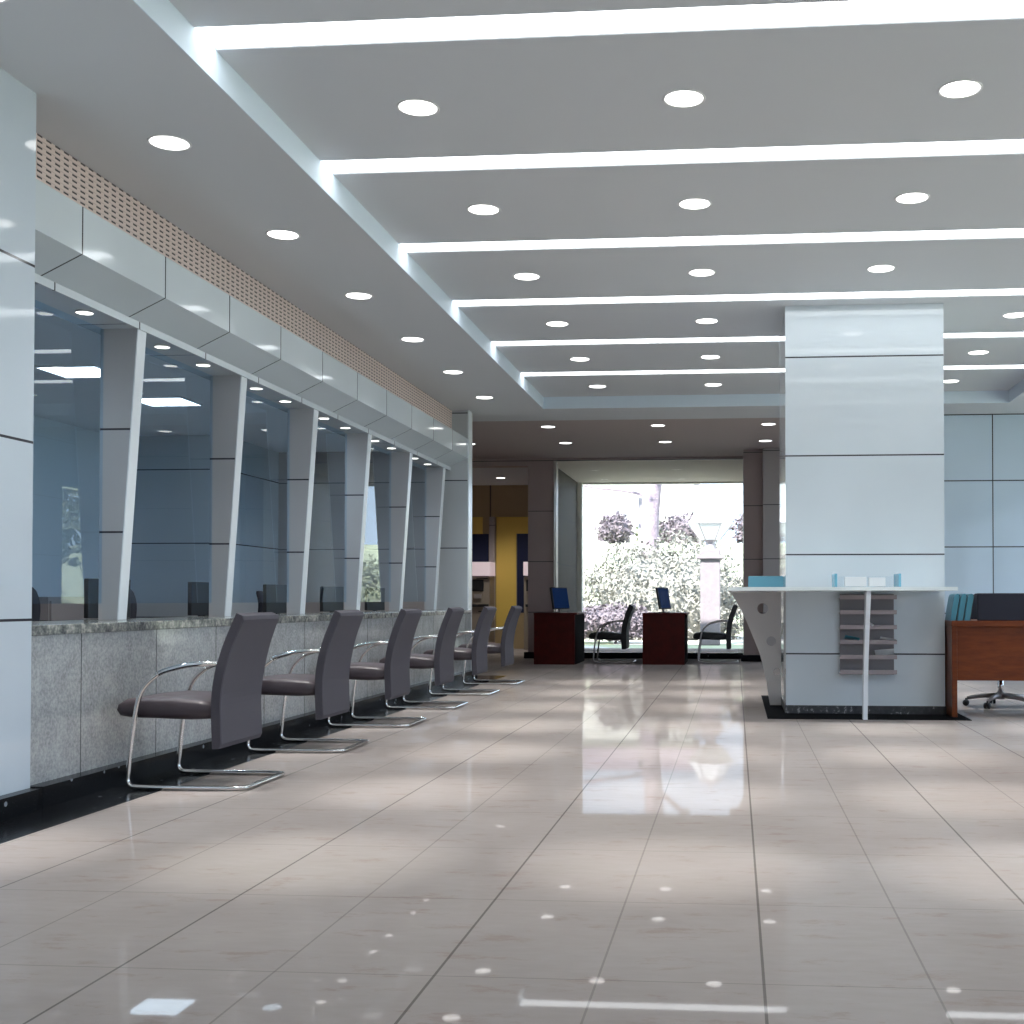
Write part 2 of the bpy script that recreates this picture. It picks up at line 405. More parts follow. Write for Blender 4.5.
# ------------------------------------------------------------------ teller chairs
def make_chair(name, label, group, fab, seat, frame=None, T=.052):
    frame = frame or M['chrome']
    t = thing(name, label, 'chair', group=group)
    W = .275
    bm = B()
    def side(s): return [(0.165, s * W, .582), (.10, s * W, .526), (.06, s * W, .445), (.028, s * W, .26), (.012, s * W, .10), (.008, s * W, .045), (.03, s * W, .018), (.08, s * W, .013)]
    a = smooth_path(side(-1), 5) + [Vector((.52, -W * .98, .013))] + smooth_path([(.55, -W * .97, .013), (.598, -W * .90, .013), (.607, -W * .8, .013), (.607, 0, .013)], 5)[1:]
    b = [Vector((p.x, -p.y, p.z)) for p in a[::-1]][1:]
    tube(bm, a + b, .0125, 10)
    obj('sled_base', bm, frame, t, True)
    for s in (-1, 1):
        p = smooth_path([(.165, s * W, .582), (.21, s * W, .600), (.31, s * W, .624), (.40, s * (W - .005), .632), (.455, s * (W - .03), .632)], 5)
        obj('armrest', tube(B(), p, .0135, 10), frame, t, True)
    # seat: rounded cushion profile swept across the width
    prof_top = [(-.070, .388), (-.064, .428), (-.03, .450), (.10, .462), (.24, .458), (.36, .446), (.43, .43)]
    prof_bot = [(.43, .352), (.30, .346), (.12, .352), (.0, .354), (-.055, .362)]
    bm = B(); ws = [-.245, -.235, -.2, 0, .2, .235, .245]; ins = [.030, .010, 0, 0, 0, .010, .030]
    rings = []
    for y, q in zip(ws, ins):
        ring = []
        for (x, z) in prof_top + prof_bot:
            cz = .405; cx = .18
            k = 1 - q / .06
            ring.append(bm.verts.new((cx + (x - cx) * (1 - q * .6), y, cz + (z - cz) * k)))
        rings.append(ring)
    for r0, r1 in zip(rings, rings[1:]):
        for j in range(len(r0)): bm.faces.new((r0[j], r0[(j + 1) % len(r0)], r1[(j + 1) % len(r0)], r1[j]))
    bm.faces.new(rings[0]); bm.faces.new(rings[-1][::-1])
    obj('seat', bm, seat, t, True)
    # backrest: curved slab
    cl = smooth_path([(.435, 0, .205), (.43, 0, .33), (.428, 0, .45), (.445, 0, .58), (.475, 0, .70), (.51, 0, .80), (.545, 0, .885)], 4)
    bm = B(); rings = []
    for i, c in enumerate(cl):
        d = (cl[min(i + 1, len(cl) - 1)] - cl[max(i - 1, 0)]).normalized(); nrm = Vector((d.z, 0, -d.x))
        hw = .262 - .03 * max(0, (c.z - .6) / .3)
        e = 1. if 0 < i < len(cl) - 1 else .75
        pts = [(-hw, .004), (-hw + .006, -.0), (hw - .006, 0), (hw, .004), (hw, T * e - .004), (hw - .006, T * e), (-hw + .006, T * e), (-hw, T * e - .004)]
        rings.append([bm.verts.new(c + nrm * u + Vector((0, y, 0))) for y, u in pts])
    for r0, r1 in zip(rings, rings[1:]):
        for j in range(8): bm.faces.new((r0[j], r0[(j + 1) % 8], r1[(j + 1) % 8], r1[j]))
    bm.faces.new(rings[0]); bm.faces.new(rings[-1][::-1])
    obj('backrest', bm, fab, t)
    return t
ch0 = make_chair('cantilever_chair', 'nearest charcoal cantilever chair with chrome sled base at the teller counter', 'chairs along the teller counter', M['fab'], M['fabseat'])
labs = [None, 'second nearest charcoal cantilever chair along the teller counter', 'third nearest charcoal cantilever chair along the teller counter',
        'fourth charcoal cantilever chair along the counter, third from the far end', 'fifth charcoal cantilever chair along the counter, next to last before the pilaster',
        'farthest charcoal cantilever chair of the counter row, seen against the yellow panel']
for k in range(6):
    loc = (-3.04, 6.07 + 1.488 * k, 0)
    if k == 0: ch0.location = loc
    else: dup(ch0, loc, labs[k])

# seat supports for the black visitor chairs as well
bc = make_chair('visitor_chair', 'black visitor chair between the two mahogany desks before the window', 'black visitor chairs by the window', M['blackfab'], M['blackfab'], M['alud'], .075)
bc.location = (-2.14, 18.28, 0)
dup(bc, (-.565, 18.4, 0), 'black visitor chair right of the right mahogany desk, partly behind the writing shelf')

# ------------------------------------------------------------------ far desks + monitors
def far_desk(label, x0, y0, w, d):
    t = thing('office_desk', label, 'desk', (x0, y0, 0), group='mahogany desks before the window')
    obj('desktop', box(B(), -.005, w + .03, -.012, d + .012, .735, .76, .003), M['mahog'], t)
    obj('end_panel', box(B(), 0, w - .005, 0, .04, 0, .735), M['mahog'], t)
    obj('end_panel', box(B(), 0, w - .005, d - .04, d, 0, .735), M['mahog'], t)
    obj('side_panel', box(B(), w - .03, w, .04, d - .04, 0.0, .735), M['mahogd'], t)
    p = obj('drawer_unit', box(B(), .08, w - .06, .041, .46, .06, .734), M['mahog'], t)
    for i in range(3):
        obj('drawer', box(B(), .062, .08, .06, .44, .08 + i * .22, .28 + i * .22, .003), M['mahog'], p)
    return t
far_desk('dark red mahogany desk left, in front of the dark column', -2.955, 17.52, .61, 1.15)
far_desk('dark red mahogany desk right, before the bright garden window', -1.355, 17.60, .62, 1.15)
def monitor(label, x, y, rz):
    t = thing('computer_monitor', label, 'monitor', (x, y, .76), rz, group='monitors on the mahogany desks')
    obj('foot', box(B(), -.09, .09, -.07, .07, 0, .012, .004), M['alud'], t)
    obj('stand', tube(B(), [(0, 0, .01), (0, .015, .10), (0, .02, .16)], .016, 10), M['alud'], t, True)
    bm = B(); box(bm, -.20, .20, -.018, .018, -.165, .165, .006)
    bmesh.ops.rotate(bm, verts=bm.verts, matrix=Matrix.Rotation(math.radians(-10), 3, 'X')); bmesh.ops.translate(bm, verts=bm.verts, vec=(0, 0, .215))
    obj('casing', bm, M['black'], t)
    bm = B(); box(bm, -.185, .185, -.021, -.0185, -.15, .15)
    bmesh.ops.rotate(bm, verts=bm.verts, matrix=Matrix.Rotation(math.radians(-10), 3, 'X')); bmesh.ops.translate(bm, verts=bm.verts, vec=(0, 0, .215))
    obj('screen', bm, M['screen'], t)
    return t
monitor('slim monitor with blue screen on the left mahogany desk', -2.62, 17.85, math.radians(62))
monitor('slim monitor with blue screen on the right mahogany desk', -1.07, 17.95, math.radians(70))

# ------------------------------------------------------------------ central pillar
struct('pillar', box(B(), .424, 1.734, 10.134, 11.479, .07, ZT), M['pillar'])
struct('baseboard_pillar', box(B(), .418, 1.740, 10.126, 11.487, .003, .07), M['kgranite'])
t = thing('writing_shelf', 'white wraparound writing shelf on the pillar with curved pierced brackets', 'shelf', (0, 0, 0))
prism_shelf = [(-.054, 9.30), (1.69, 9.30), (1.69, 10.133), (.423, 10.133), (.423, 11.45), (-.054, 11.45)]
bm = B(); prism(bm, prism_shelf, 2, 1.022, 1.050); obj('shelf_top', bm, M['slab'], t)

def curved_bracket(parent):
    # broad bracket, left face of the pillar, with three round holes (boolean-free: built as a grid ring around each hole)
    pts = []
    N = 16
    prof = [(-.045, 1.021), (.0, .955), (.07, .83), (.135, .68), (.19, .545), (.224, .454), (.256, .33), (.277, .228), (.295, .12), (.313, .003)]
    pf = [(v.x, v.z) for v in smooth_path([(x, 0, z) for x, z in prof], 3)]
    outer = pf + [(.412, .003), (.412, 1.021)]
    holes = [(.248, .873, .048), (.325, .578, .043), (.374, .307, .034)]
    cu = bpy.data.curves.new('bracket', 'CURVE'); cu.dimensions = '2D'; cu.fill_mode = 'BOTH'; cu.extrude = .011
    def spl(ps):
        s = cu.splines.new('POLY'); s.points.add(len(ps) - 1); s.use_cyclic_u = True
        for p, (x, z) in zip(s.points, ps): p.co = (x, z, 0, 1)
    spl(outer)
    for hx, hz, r in holes: spl([(hx + r * math.cos(a), hz + r * math.sin(a)) for a in [2 * PI * i / 28 for i in range(28)]])
    o = bpy.data.objects.new('tmp', cu); C.objects.link(o)
    bpy.context.view_layer.update()
    me = bpy.data.meshes.new_from_object(o.evaluated_get(bpy.context.evaluated_depsgraph_get())); bpy.data.objects.remove(o)
    me.transform(Matrix.Rotation(PI / 2, 4, 'X')); me.materials.clear(); me.materials.append(M['bracket'])
    q = bpy.data.objects.new('bracket', me); C.objects.link(q); q.parent = parent; q.location = (0, 10.9, 0)
    q2 = q; return q2
curved_bracket(t)
# front bracket: white fin seen edge-on, sweeping outward
prof = [(9.50, 1.021), (9.33, 1.021), (9.38, .90), (9.44, .75), (9.52, .5), (9.58, .25), (9.61, .004), (9.69, .004), (9.67, .25), (9.61, .5), (9.54, .75), (9.49, .90)]
obj('front_leg', prism(B(), prof, 0, 1.008, 1.042), M['finedge'], t)

# brochure rack on the pillar front
t = thing('brochure_rack', 'dark six tier brochure rack fixed to the pillar under the shelf', 'rack', (0, 10.127, 0))
obj('back_plate', box(B(), .87, 1.315, -.012, -.001, .33, 1.0, .002), M['rackb'], t)
zt = [.968, .845, .722, .60, .475, .352]
for z in zt:
    bm = B(); box(bm, .862, 1.325, -.115, -.012, z - .012, z); box(bm, .862, 1.325, -.122, -.115, z - .012, z + .022)
    obj('tray', bm, M['rack'], t)
def leaflet(label, x, z, w, h, m, tilt, rz=0):
    bm = B(); n = 6
    vs = []
    for i in range(n + 1):
        u = i / n; vs.append([bm.verts.new((-w / 2, -.03 * math.sin(u * 1.6) * (1 if tilt > 0 else -1), h * u)), bm.verts.new((w / 2, -.03 * math.sin(u * 1.6), h * u))])
    for a, b in zip(vs, vs[1:]): bm.faces.new((a[0], a[1], b[1], b[0]))
    bmesh.ops.solidify(bm, geom=bm.faces[:], thickness=.003)
    o = obj('leaflet', bm, m); o.location = (x, 10.127 - .095, z + .018); o.rotation_euler = (math.radians(35 if tilt > 0 else 5), math.radians(tilt), rz)
    tag(o, label, 'leaflet', 'leaflets in the brochure rack')
leaflet('teal leaflet lying on the fourth rack tier', .955, .602, .12, .06, M['teal'], 12)
leaflet('white folded leaflet on the fourth rack tier, right end', 1.25, .602, .13, .045, M['paper'], 10)
leaflet('white curled leaflet on the fifth rack tier, right end', 1.23, .477, .15, .05, M['paper'], -8)
leaflet('small pale leaflet sticking out of the third rack tier', 1.10, .724, .06, .05, M['paper'], 30)

# leaflet holders on the shelf
def holder(name, label, x, y, rz, w):
    t = thing(name, label, 'leaflet holder', (x, y, 1.05), rz, group='leaflet holders on the writing shelf')
    for s in (-1, 1): obj('end_plate', box(B(), s * w - .010, s * w + .010, -.15, .15, 0, .11, .002), M['acrylic'], t)
    obj('tray', box(B(), -w + .012, w - .012, -.13, .13, 0, .008), M['clear'], t)
    obj('divider', box(B(), -w + .012, w - .012, -.012, -.004, .008, .09), M['clear'], t)
    return t
holder('leaflet_holder', 'clear leaflet holder with blue end plates on the front of the writing shelf', 1.05, 9.78, 0, .25)
holder('leaflet_holder', 'leaflet holder with large blue end plate on the left arm of the writing shelf', .27, 10.85, PI / 2, .255)
for i, (x, w, h) in enumerate(((.955, .17, .075), (1.125, .13, .070))):
    o = obj('leaflet_stack', box(B(), -w / 2, w / 2, -.02, .02, 0, h, .003), M['paper'], loc=(x, 9.66, 1.0585))
    tag(o, 'white leaflet stack in the front holder, %s one' % ('wider left' if i == 0 else 'narrower right'), 'leaflets', 'leaflet stacks in the front holder')

# ------------------------------------------------------------------ right desk
t = thing('reception_desk', 'red brown wooden desk with low navy screen right of the pillar', 'desk', (1.742, 9.87, 0))
obj('desktop', box(B(), 0, 1.75, 0, .75, .735, .783, .004), M['wood'], t)
for x in (.004, 1.70): obj('side_panel', box(B(), x, x + .042, .01, .74, 0.004, .735, .003), M['wood'], t)
obj('modesty_panel', box(B(), .046, 1.70, .03, .055, .30, .735), M['wood'], t)
obj('privacy_screen', box(B(), .21, 1.72, .02, .05, .783, 1.005, .006), M['navy'], t)
for i in range(3):
    t = thing('binder', 'teal binder leaning on the right desk beside the navy screen, %s' % ['leftmost', 'middle', 'rightmost'][i], 'binder', (1.744 + i * .056, 9.93, .7835), group='teal binders on the right desk')
    pts = [(0, 0), (.044, 0), (.060, .10), (.076, .190), (.074, .210), (.058, .218), (.040, .211), (.030, .190), (.013, .10)]
    obj('cover', prism(B(), pts, 1, 0, .26), M['teal'], t)
    obj('dark_edge', prism(B(), [(.042, 0), (.048, 0), (.064, .10), (.080, .192), (.076, .212), (.072, .208), (.074, .190), (.058, .10)], 1, -.002, .0), M['black'], t)

def office_chair(label, x, y, rz, h=.45, fabric='navy'):
    t = thing('swivel_chair', label, 'chair', (x, y, 0), rz)
    obj('hub', lathe(B(), [(.03, .065), (.045, .075), (.045, .12), (.028, .13)], seg=16), M['alud'], t, True)
    for i in range(5):
        a = 2 * PI * i / 5 + .35; c, s = math.cos(a), math.sin(a)
        l = obj('leg', tube(B(), [(.03 * c, .03 * s, .10), (.16 * c, .16 * s, .093), (.29 * c, .29 * s, .072)], .02, 8, [.024, .020, .015]), M['alud'], t, True)
        bm = B(); cx, cy = .30 * c, .30 * s
        for o_ in (-.016, .016):
            tube(bm, [(cx + s * (o_ - .009), cy - c * (o_ - .009), .028), (cx + s * (o_ + .009), cy - c * (o_ + .009), .028)], .028, 14)
        tube(bm, [(cx, cy, .03), (cx, cy, .07)], .008, 8)
        obj('caster', bm, M['black'], l, True)
    obj('gas_column', tube(B(), [(0, 0, .12), (0, 0, .25), (0, 0, .251), (0, 0, h - .05)], .02, 12, [.026, .026, .016, .016]), M['chrome'], t, True)
    obj('seat', box(B(), -.24, .24, -.24, .24, h - .05, h + .04, .03), M[fabric], t)
    bm = B(); cl = smooth_path([(0, .24, h + .10), (0, .27, h + .25), (0, .265, h + .42), (0, .30, h + .55)], 3); rings = []
    for i, c_ in enumerate(cl):
        u = i / (len(cl) - 1); hw = .19 + .03 * math.sin(PI * u) ; e = .04 if 0 < i < len(cl) - 1 else .025
        if i == len(cl) - 1: hw -= .03
        rings.append([bm.verts.new((q * hw, c_.y + w_, c_.z)) for q, w_ in ((-1, 0), (-.9, -e / 2), (.9, -e / 2), (1, 0), (.9, e / 2), (-.9, e / 2))])
    for r0, r1 in zip(rings, rings[1:]):
        for j in range(6): bm.faces.new((r0[j], r0[(j + 1) % 6], r1[(j + 1) % 6], r1[j]))
    bm.faces.new(rings[0]); bm.faces.new(rings[-1][::-1])
    obj('backrest', bm, M[fabric], t, True)
    obj('back_post', tube(B(), smooth_path([(0, .05, h - .04), (0, .25, h - .03), (0, .30, h + .06), (0, .295, h + .2)], 4), .012, 8), M['black'], t, True)
    return t
office_chair('swivel chair with five star base behind the red brown desk', 2.36, 10.95, 0, .46)

# ------------------------------------------------------------------ back right wall, side window wall, far walls
struct('wall_back_right', box(B(), 2.3, 6.3, 15.3, 15.5, 0, ZS + .1), M['backwall'])
bm = B(); box(bm, 2.3, 2.5, 15.5, 16.6, 0, ZS + .1); box(bm, 2.3, 2.5, 16.6, 18.3, 2.6, ZS + .1); box(bm, 2.3, 2.5, 16.6, 18.3, 0, .12)
struct('wall_inner_right', bm, M['pilaster'])
struct('window_7', box(B(), 2.39, 2.40, 16.6, 18.3, .12, 2.6), M['glass'])
struct('wall_far_right', box(B(), .43, 2.5, 18.45, 18.65, 0, ZS), M['farwall'])
struct('wall_far_column_right', box(B(), .132, .43, 18.65, 20.0, 0, ZS), M['farcol'])
struct('wall_far_column_left', box(B(), -3.39, -2.965, 19.5, 20.0, 0, ZS), M['farcol'])
struct('wall_far_header', box(B(), -5.6, -3.39, 19.5, 19.7, 3.155, ZS), M['farcol'])
struct('wall_far_header', box(B(), -2.965, .132, 19.5, 19.55, 3.235, ZS), M['farcol'])
struct('baseboard_far_left', box(B(), -3.43, -2.965, 19.36, 19.5, 0, .10), M['bgranite'])
struct('baseboard_far_right', box(B(), .09, .43, 18.64, 18.66, 0, .10), M['bgranite'])
struct('baseboard_far_right', box(B(), .43, 2.3, 18.43, 18.45, 0, .10), M['bgranite'])
struct('baseboard_far_window', box(B(), -2.965, .132, 19.44, 19.60, 0, .095), M['bgranite'])
# glazed screen of the vestibule
bm = B()
for x0, x1 in ((-2.995 + .03, -2.945), (-2.935, -2.915)): box(bm, x0, x1, 19.47, 19.53, .095, 3.235)
struct('trim_30', bm, M['frame'])
struct('window_8', box(B(), -2.91, .132, 19.50, 19.508, .095, 3.235), M['glass'])
struct('wall_vestibule_left', box(B(), -3.24, -3.05, 20.0, 23.3, 0, 3.235), panel_mat('vestibule panels', (.075, .065, .06), .6, 1.58, .83, 1, 22.4, 1.0, .012, .04))
struct('wall_vestibule_right', box(B(), .17, .43, 20.0, 23.3, 0, 3.235), M['farwall'])
bm = B(); box(bm, -3.05, -2.96, 23.1, 23.3, 0, 3.235); box(bm, -2.96, .17, 23.2, 23.3, 3.205, 3.235)
struct('trim_31', bm, M['ivory'])
struct('window_9', box(B(), -2.96, .17, 23.25, 23.26, 0.0, 3.205), M['glass'])
# cash machine lobby
struct('wall_lobby_back', box(B(), -5.6, -3.245, 23.2, 23.35, 0, 3.2), M['tan'])
t = thing('wall_sign_panel', 'yellow wall panel behind the cash machines, narrow left piece', 'panel', (0, 23.2, 0))
obj('face', box(B(), -5.45, -4.93, -.02, -.001, 2.244, 2.575), M['yellow'], t)
t = thing('wall_sign_panel', 'tall yellow wall panel between the navy cash machine panels', 'panel', (0, 23.2, 0))
bm = B(); prism(bm, [(-4.655, .42), (-4.265, .42), (-4.265, 2.25), (-3.6, 2.25), (-3.6, 2.575), (-4.655, 2.575)], 1, -.02, -.001)
obj('face', bm, M['yellow'], t)
o = obj('navy_panel', box(B(), -5.45, -4.81, 23.18, 23.199, .70, 2.244), M['dnavy']); tag(o, 'navy blue wall panel behind the left cash machine', 'panel', 'navy cash machine panels')
o = obj('navy_panel', box(B(), -4.245, -3.6, 23.18, 23.199, .70, 2.244), M['dnavy']); tag(o, 'navy blue wall panel right of the tall yellow panel', 'panel', 'navy cash machine panels')
o = struct('trim_32', box(B(), -4.79, -4.68, 23.12, 23.199, .0, 2.575), M['farwall'])
def cash_machine(label, x0, x1):
    t = thing('cash_machine', label, 'cash machine', (x0, 22.72, 0), group='cash machines in the lobby')
    w = x1 - x0
    obj('body', box(B(), 0, w, 0, .42, 0, 1.40, .01), M['beige'], t)
    obj('lit_header', prism(B(), [(-.06, 1.42), (-.06, 1.68), (.40, 1.68), (.44, 1.42)], 0, -.0, w + .02), M['pink'], t)
    obj('screen', box(B(), .05, w - .12, -.012, -.001, 1.12, 1.34), M['black'], t)
    obj('keypad', box(B(), w - .30, w - .16, -.03, -.001, .98, 1.06), M['alud'], t)
    obj('card_slot', box(B(), w - .26, w - .04, -.012, -.001, 1.36, 1.375), M['black'], t)
    obj('cash_shelf', box(B(), .04, w - .01, -.05, -.001, .82, .87, .004), M['black'], t)
    obj('lower_slot', box(B(), w - .22, w - .06, -.012, -.001, .72, .74), M['black'], t)
    return t
cash_machine('beige cash machine with glowing pink header at the left lobby wall', -5.35, -4.69)
cash_machine('cash machine mostly hidden behind the dark far column', -4.03, -3.42)

# right window wall
bm = B(); box(bm, 6.1, 6.3, YB, 15.3, 2.95, ZS + .1); box(bm, 6.1, 6.3, YB, 15.3, 0, .1)
for y in (YB, 1.4, 5.0, 8.6, 12.2, 15.0): box(bm, 6.1, 6.3, y, y + .3, .1, 2.95)
struct('wall_right', bm, M['pilaster'])
for i, y in enumerate((-2.7, 1.7, 5.3, 8.9, 12.5)):
    y1 = (1.4, 5.0, 8.6, 12.2, 15.0)[i]
    struct('window_%d' % (10 + i), box(B(), 6.19, 6.20, y, y1, .1, 2.95), M['glass'])

# ------------------------------------------------------------------ teller room contents (seen through the tinted glass)
for i, (x0, y0) in enumerate(((-5.5, 9.0), (-5.5, 10.46))):
    t = thing('ceiling_light_panel', 'bright square light panel in the teller room ceiling, %s one' % ['nearer', 'farther'][i], 'light', (x0, y0, 2.8), group='teller room light panels')
    obj('diffuser', box(B(), .01, .49, .01, .44, -.012, -.001), M['panel_light'], t)
    bm = B(); box(bm, 0, .5, 0, .01, -.02, 0); box(bm, 0, .5, .44, .45, -.02, 0); box(bm, 0, .01, .01, .44, -.02, 0); box(bm, .49, .5, .01, .44, -.02, 0)
    obj('frame', bm, M['ring'], t)
for i in range(5):
    y = 7.15 + 1.482 * i
    c = office_chair('teller swivel chair behind the tinted glass of window %s' % ORD[i + 1], -5.0, y, PI / 2 + .25, .50, 'navy'); c['group'] = 'teller chairs behind the glass'
for i in range(6):
    y = 5.62 + 1.482 * i
    t = thing('teller_monitor', 'dark flat monitor behind teller window %s' % ORD[i].replace('nearest', 'first'), 'monitor', (-4.15, y + .55, .75), -.25, group='teller monitors')
    obj('foot', box(B(), -.08, .08, -.10, .10, 0, .012), M['black'], t)
    obj('stand', box(B(), -.015, .015, -.02, .02, .012, .10), M['black'], t)
    obj('casing', box(B(), -.02, .02, -.19, .19, .08, .34, .006), M['black'], t)
t = thing('teller_worktop', 'low continuous worktop behind the granite counter', 'worktop', (0, 0, 0))
obj('top', box(B(), -4.45, -3.85, 5.2, 14.3, .72, .75), M['pilaster'], t)
for k in range(7): obj('support_panel', box(B(), -4.42, -3.86, 5.2 + k * 1.505, 5.24 + k * 1.505, 0, .72), M['farwall'], t)
for k in range(4):
    t = thing('filing_cabinet', 'low brown cabinet against the teller room back wall, %s' % ORD[k], 'cabinet', (-6.6, 5.2 + k * 1.9, 0), group='teller room cabinets')
    obj('body', box(B(), -.38, .1, 0, 1.3, 0, .98), M['farwall'], t)
    for j in range(2):
        d = obj('door', box(B(), .10, .12, .02 + j * .64, .64 + j * .64, .04, .94), M['farwall'], t)
        obj('handle', box(B(), .12, .14, .56 + j * .10, .575 + j * .10, .5, .62), M['alu'], d)

# ------------------------------------------------------------------ outdoors
def ground_mat():
    t = NT('lawn'); p, xyz = t.pos(); f = t.noise(p, 3, 5)
    g = t.ramp(f, [(.3, (.34, .38, .24)), (.7, (.46, .50, .34))])
    pv = t.math('LESS_THAN', t.noise(p, .18, 1), .5)
    t.l.new(t.mix(pv, g, (.55, .54, .50)), t.b.inputs['Base Color']); t.b.inputs['Roughness'].default_value = .9; return t.m
bm = B(); box(bm, -60, 60, 23.6, 140, -.3, -.06); struct('ground', bm, ground_mat())
bm = B(); box(bm, 6.3, 60, -30, 23.6, -.3, -.06); struct('ground', bm, ground_mat())
bm = B(); box(bm, 2.5, 6.3, 15.5, 23.6, -.3, -.06); struct('ground', bm, ground_mat())
M['bark'] = mat('bark', (.30, .24, .28), .9, var=.3, vscale=14)
M['leafA'] = mat('leaf pale', (.26, .25, .22), .7, var=.3, vscale=6)
M['leafP'] = mat('leaf purple', (.165, .135, .155), .7, var=.3, vscale=6)
M['leafG'] = mat('leaf green', (.20, .22, .15), .7, var=.3, vscale=6)
M['stone'] = mat('stone', (.25, .215, .235), .8, var=.1)
M['lantern'] = mat('lantern glass', (.9, .88, .88), .3)
M['lframe'] = mat('lantern frame', (.35, .32, .34), .5)
M['road'] = mat('road', (.42, .42, .43), .9)

def foliage(bm, c, rad, n, size, shell=.75, flat=-9):
    for _ in range(n):
        while True:
            d = Vector((random.gauss(0, 1), random.gauss(0, 1), random.gauss(0, 1)))
            if d.length > .1: break
        d.normalize(); r = shell + (1 - shell) * random.random() 
        bump = 1 + .13 * math.sin(d.x * 9 + c[0]) * math.sin(d.y * 8) + .10 * math.sin(d.z * 13 + d.x * 5)
        p = Vector((c[0] + d.x * rad[0] * r * bump, c[1] + d.y * rad[1] * r * bump, c[2] + d.z * rad[2] * r * bump))
        if p.z < flat: continue
        u = Vector((random.uniform(-1, 1), random.uniform(-1, 1), random.uniform(-1, 1))).normalized(); w = u.orthogonal().normalized()
        s = size * random.uniform(.6, 1.3)
        vs = [bm.verts.new(p + u * s), bm.verts.new(p + w * s * .5), bm.verts.new(p - u * s), bm.verts.new(p - w * s * .5)]
        bm.faces.new(vs)
def core(bm, c, rad, k=.72):
    m = Matrix.Translation(c) @ Matrix.Diagonal((rad[0] * k, rad[1] * k, rad[2] * k, 1))
    bmesh.ops.create_icosphere(bm, subdivisions=3, radius=1, matrix=m)
def bush(name, label, c, rad, n, size, m, group=None):
    bm = B(); core(bm, c, rad, .74); foliage(bm, c, rad, n, size, .78, -.06)
    o = obj(name, bm, m); tag(o, label, 'shrub', group)
bush('shrub', 'large pale mounded shrub filling the lower garden window', (-1.75, 31.0, .8), (2.35, 1.7, 1.75), 11000, .065, M['leafA'])
bush('shrub', 'low purple leaf mound standing in for shade at lower left of the garden window', (-3.0, 27.8, .42), (1.35, .7, .42), 3000, .05, M['leafP'])  # purple mound stands for the shadow at the large shrub's base
bush('shrub', 'pale shrub behind the lantern pillar right of the window', (.9, 29.6, .55), (.62, .8, 1.0), 2500, .06, M['leafA'])
bush('shrub', 'leafy green shrub outside, seen only mirrored in the teller glass', (3.2, 33.5, .7), (1.6, 1.3, 1.5), 3500, .08, M['leafG'])
bush('hedge', 'purple shrub on the lawn left of the tree trunk', (-5.6, 56, 4.25), (.85, .9, .75), 900, .12, M['leafP'])
bush('hedge', 'dark grey shrub touching the tree trunk from the left', (-4.1, 60, 4.3), (.9, .8, .6), 800, .12, M['leafG'])
bush('hedge', 'purple shrub right of the tree trunk', (-2.35, 55, 4.1), (1.2, .9, .8), 900, .12, M['leafP'])
bush('hedge', 'purple shrub at the right edge beyond the lantern', (.9, 55, 4.2), (1.0, .9, .8), 900, .12, M['leafP'])
struct('ground_bank', prism(B(), [(34, -.1), (52, 3.4), (140, 4.6), (140, -.3), (34, -.3)], 0, -50, 50), mat('bank grass', (.42, .45, .30), .9, var=.2, vscale=1.5))
t = thing('garden_tree', 'tree with pale lavender trunk seen through the garden window', 'tree', (-2.35, 33.5, -.08))
obj('trunk', tube(B(), smooth_path([(0, 0, 0), (.02, 0, 1.5), (-.03, 0, 3), (.08, 0, 4.6), (.1, 0, 5.6)], 4), .26, 12, None), M['bark'], t, True)
obj('branch', tube(B(), smooth_path([(.02, 0, 3.9), (-.7, .1, 4.1), (-1.5, .2, 4.2), (-2.2, .3, 4.35)], 4), .045, 8), M['bark'], t, True)
obj('branch', tube(B(), smooth_path([(.05, 0, 4.3), (.8, .2, 5.0), (1.6, .3, 5.8)], 4), .07, 8), M['bark'], t, True)
bm = B(); foliage(bm, (0, 0, 7.2), (3.2, 2.6, 2.0), 1500, .2, .2); obj('crown', bm, M['leafG'], t)
o = obj('thin_post', tube(B(), [(-2.75, 34.5, -.08), (-2.72, 34.5, 3.9)], .055, 8), M['lframe'], None, True); tag(o, 'thin dark post just left of the garden tree trunk', 'post')
t = thing('garden_lantern', 'hexagonal garden lantern on a pale stone pillar outside the window', 'lantern', (-.55, 27, -.06))
obj('pillar', box(B(), -.22, .22, -.22, .22, 0, 2.15, .02), M['stone'], t)
obj('cap', box(B(), -.30, .30, -.30, .30, 1.93, 2.01, .01), M['stone'], t)
obj('neck', lathe(B(), [(.13, 2.15), (.10, 2.3), (.16, 2.36)], seg=6), M['lframe'], t)
obj('lamp_glass', lathe(B(), [(.22, 2.36), (.50, 2.72), (.24, 3.12)], seg=6), M['lantern'], t)
bm = B()
for j in range(6):
    a = 2 * PI * j / 6; c, s = math.cos(a), math.sin(a)
    tube(bm, [(.22 * c, .22 * s, 2.36), (.505 * c, .505 * s, 2.72), (.24 * c, .24 * s, 3.12)], .012, 6)
    a2 = 2 * PI * (j + 1) / 6; tube(bm, [(.505 * c, .505 * s, 2.72), (.505 * math.cos(a2), .505 * math.sin(a2), 2.72)], .010, 6)
obj('lamp_frame', bm, M['lframe'], t); obj('finial', lathe(B(), [(.26, 3.12), (.2, 3.2), (.03, 3.26), (.03, 3.34)], seg=6), M['lframe'], t)
t = thing('neighbour_house', 'pale house beyond the lawn at the upper left of the garden window', 'house', (-12.2, 90, 3.6))
obj('wall', box(B(), -3, 9, 0, 5, 0, 6.5), mat('house wall', (.7, .68, .64), .8), t)
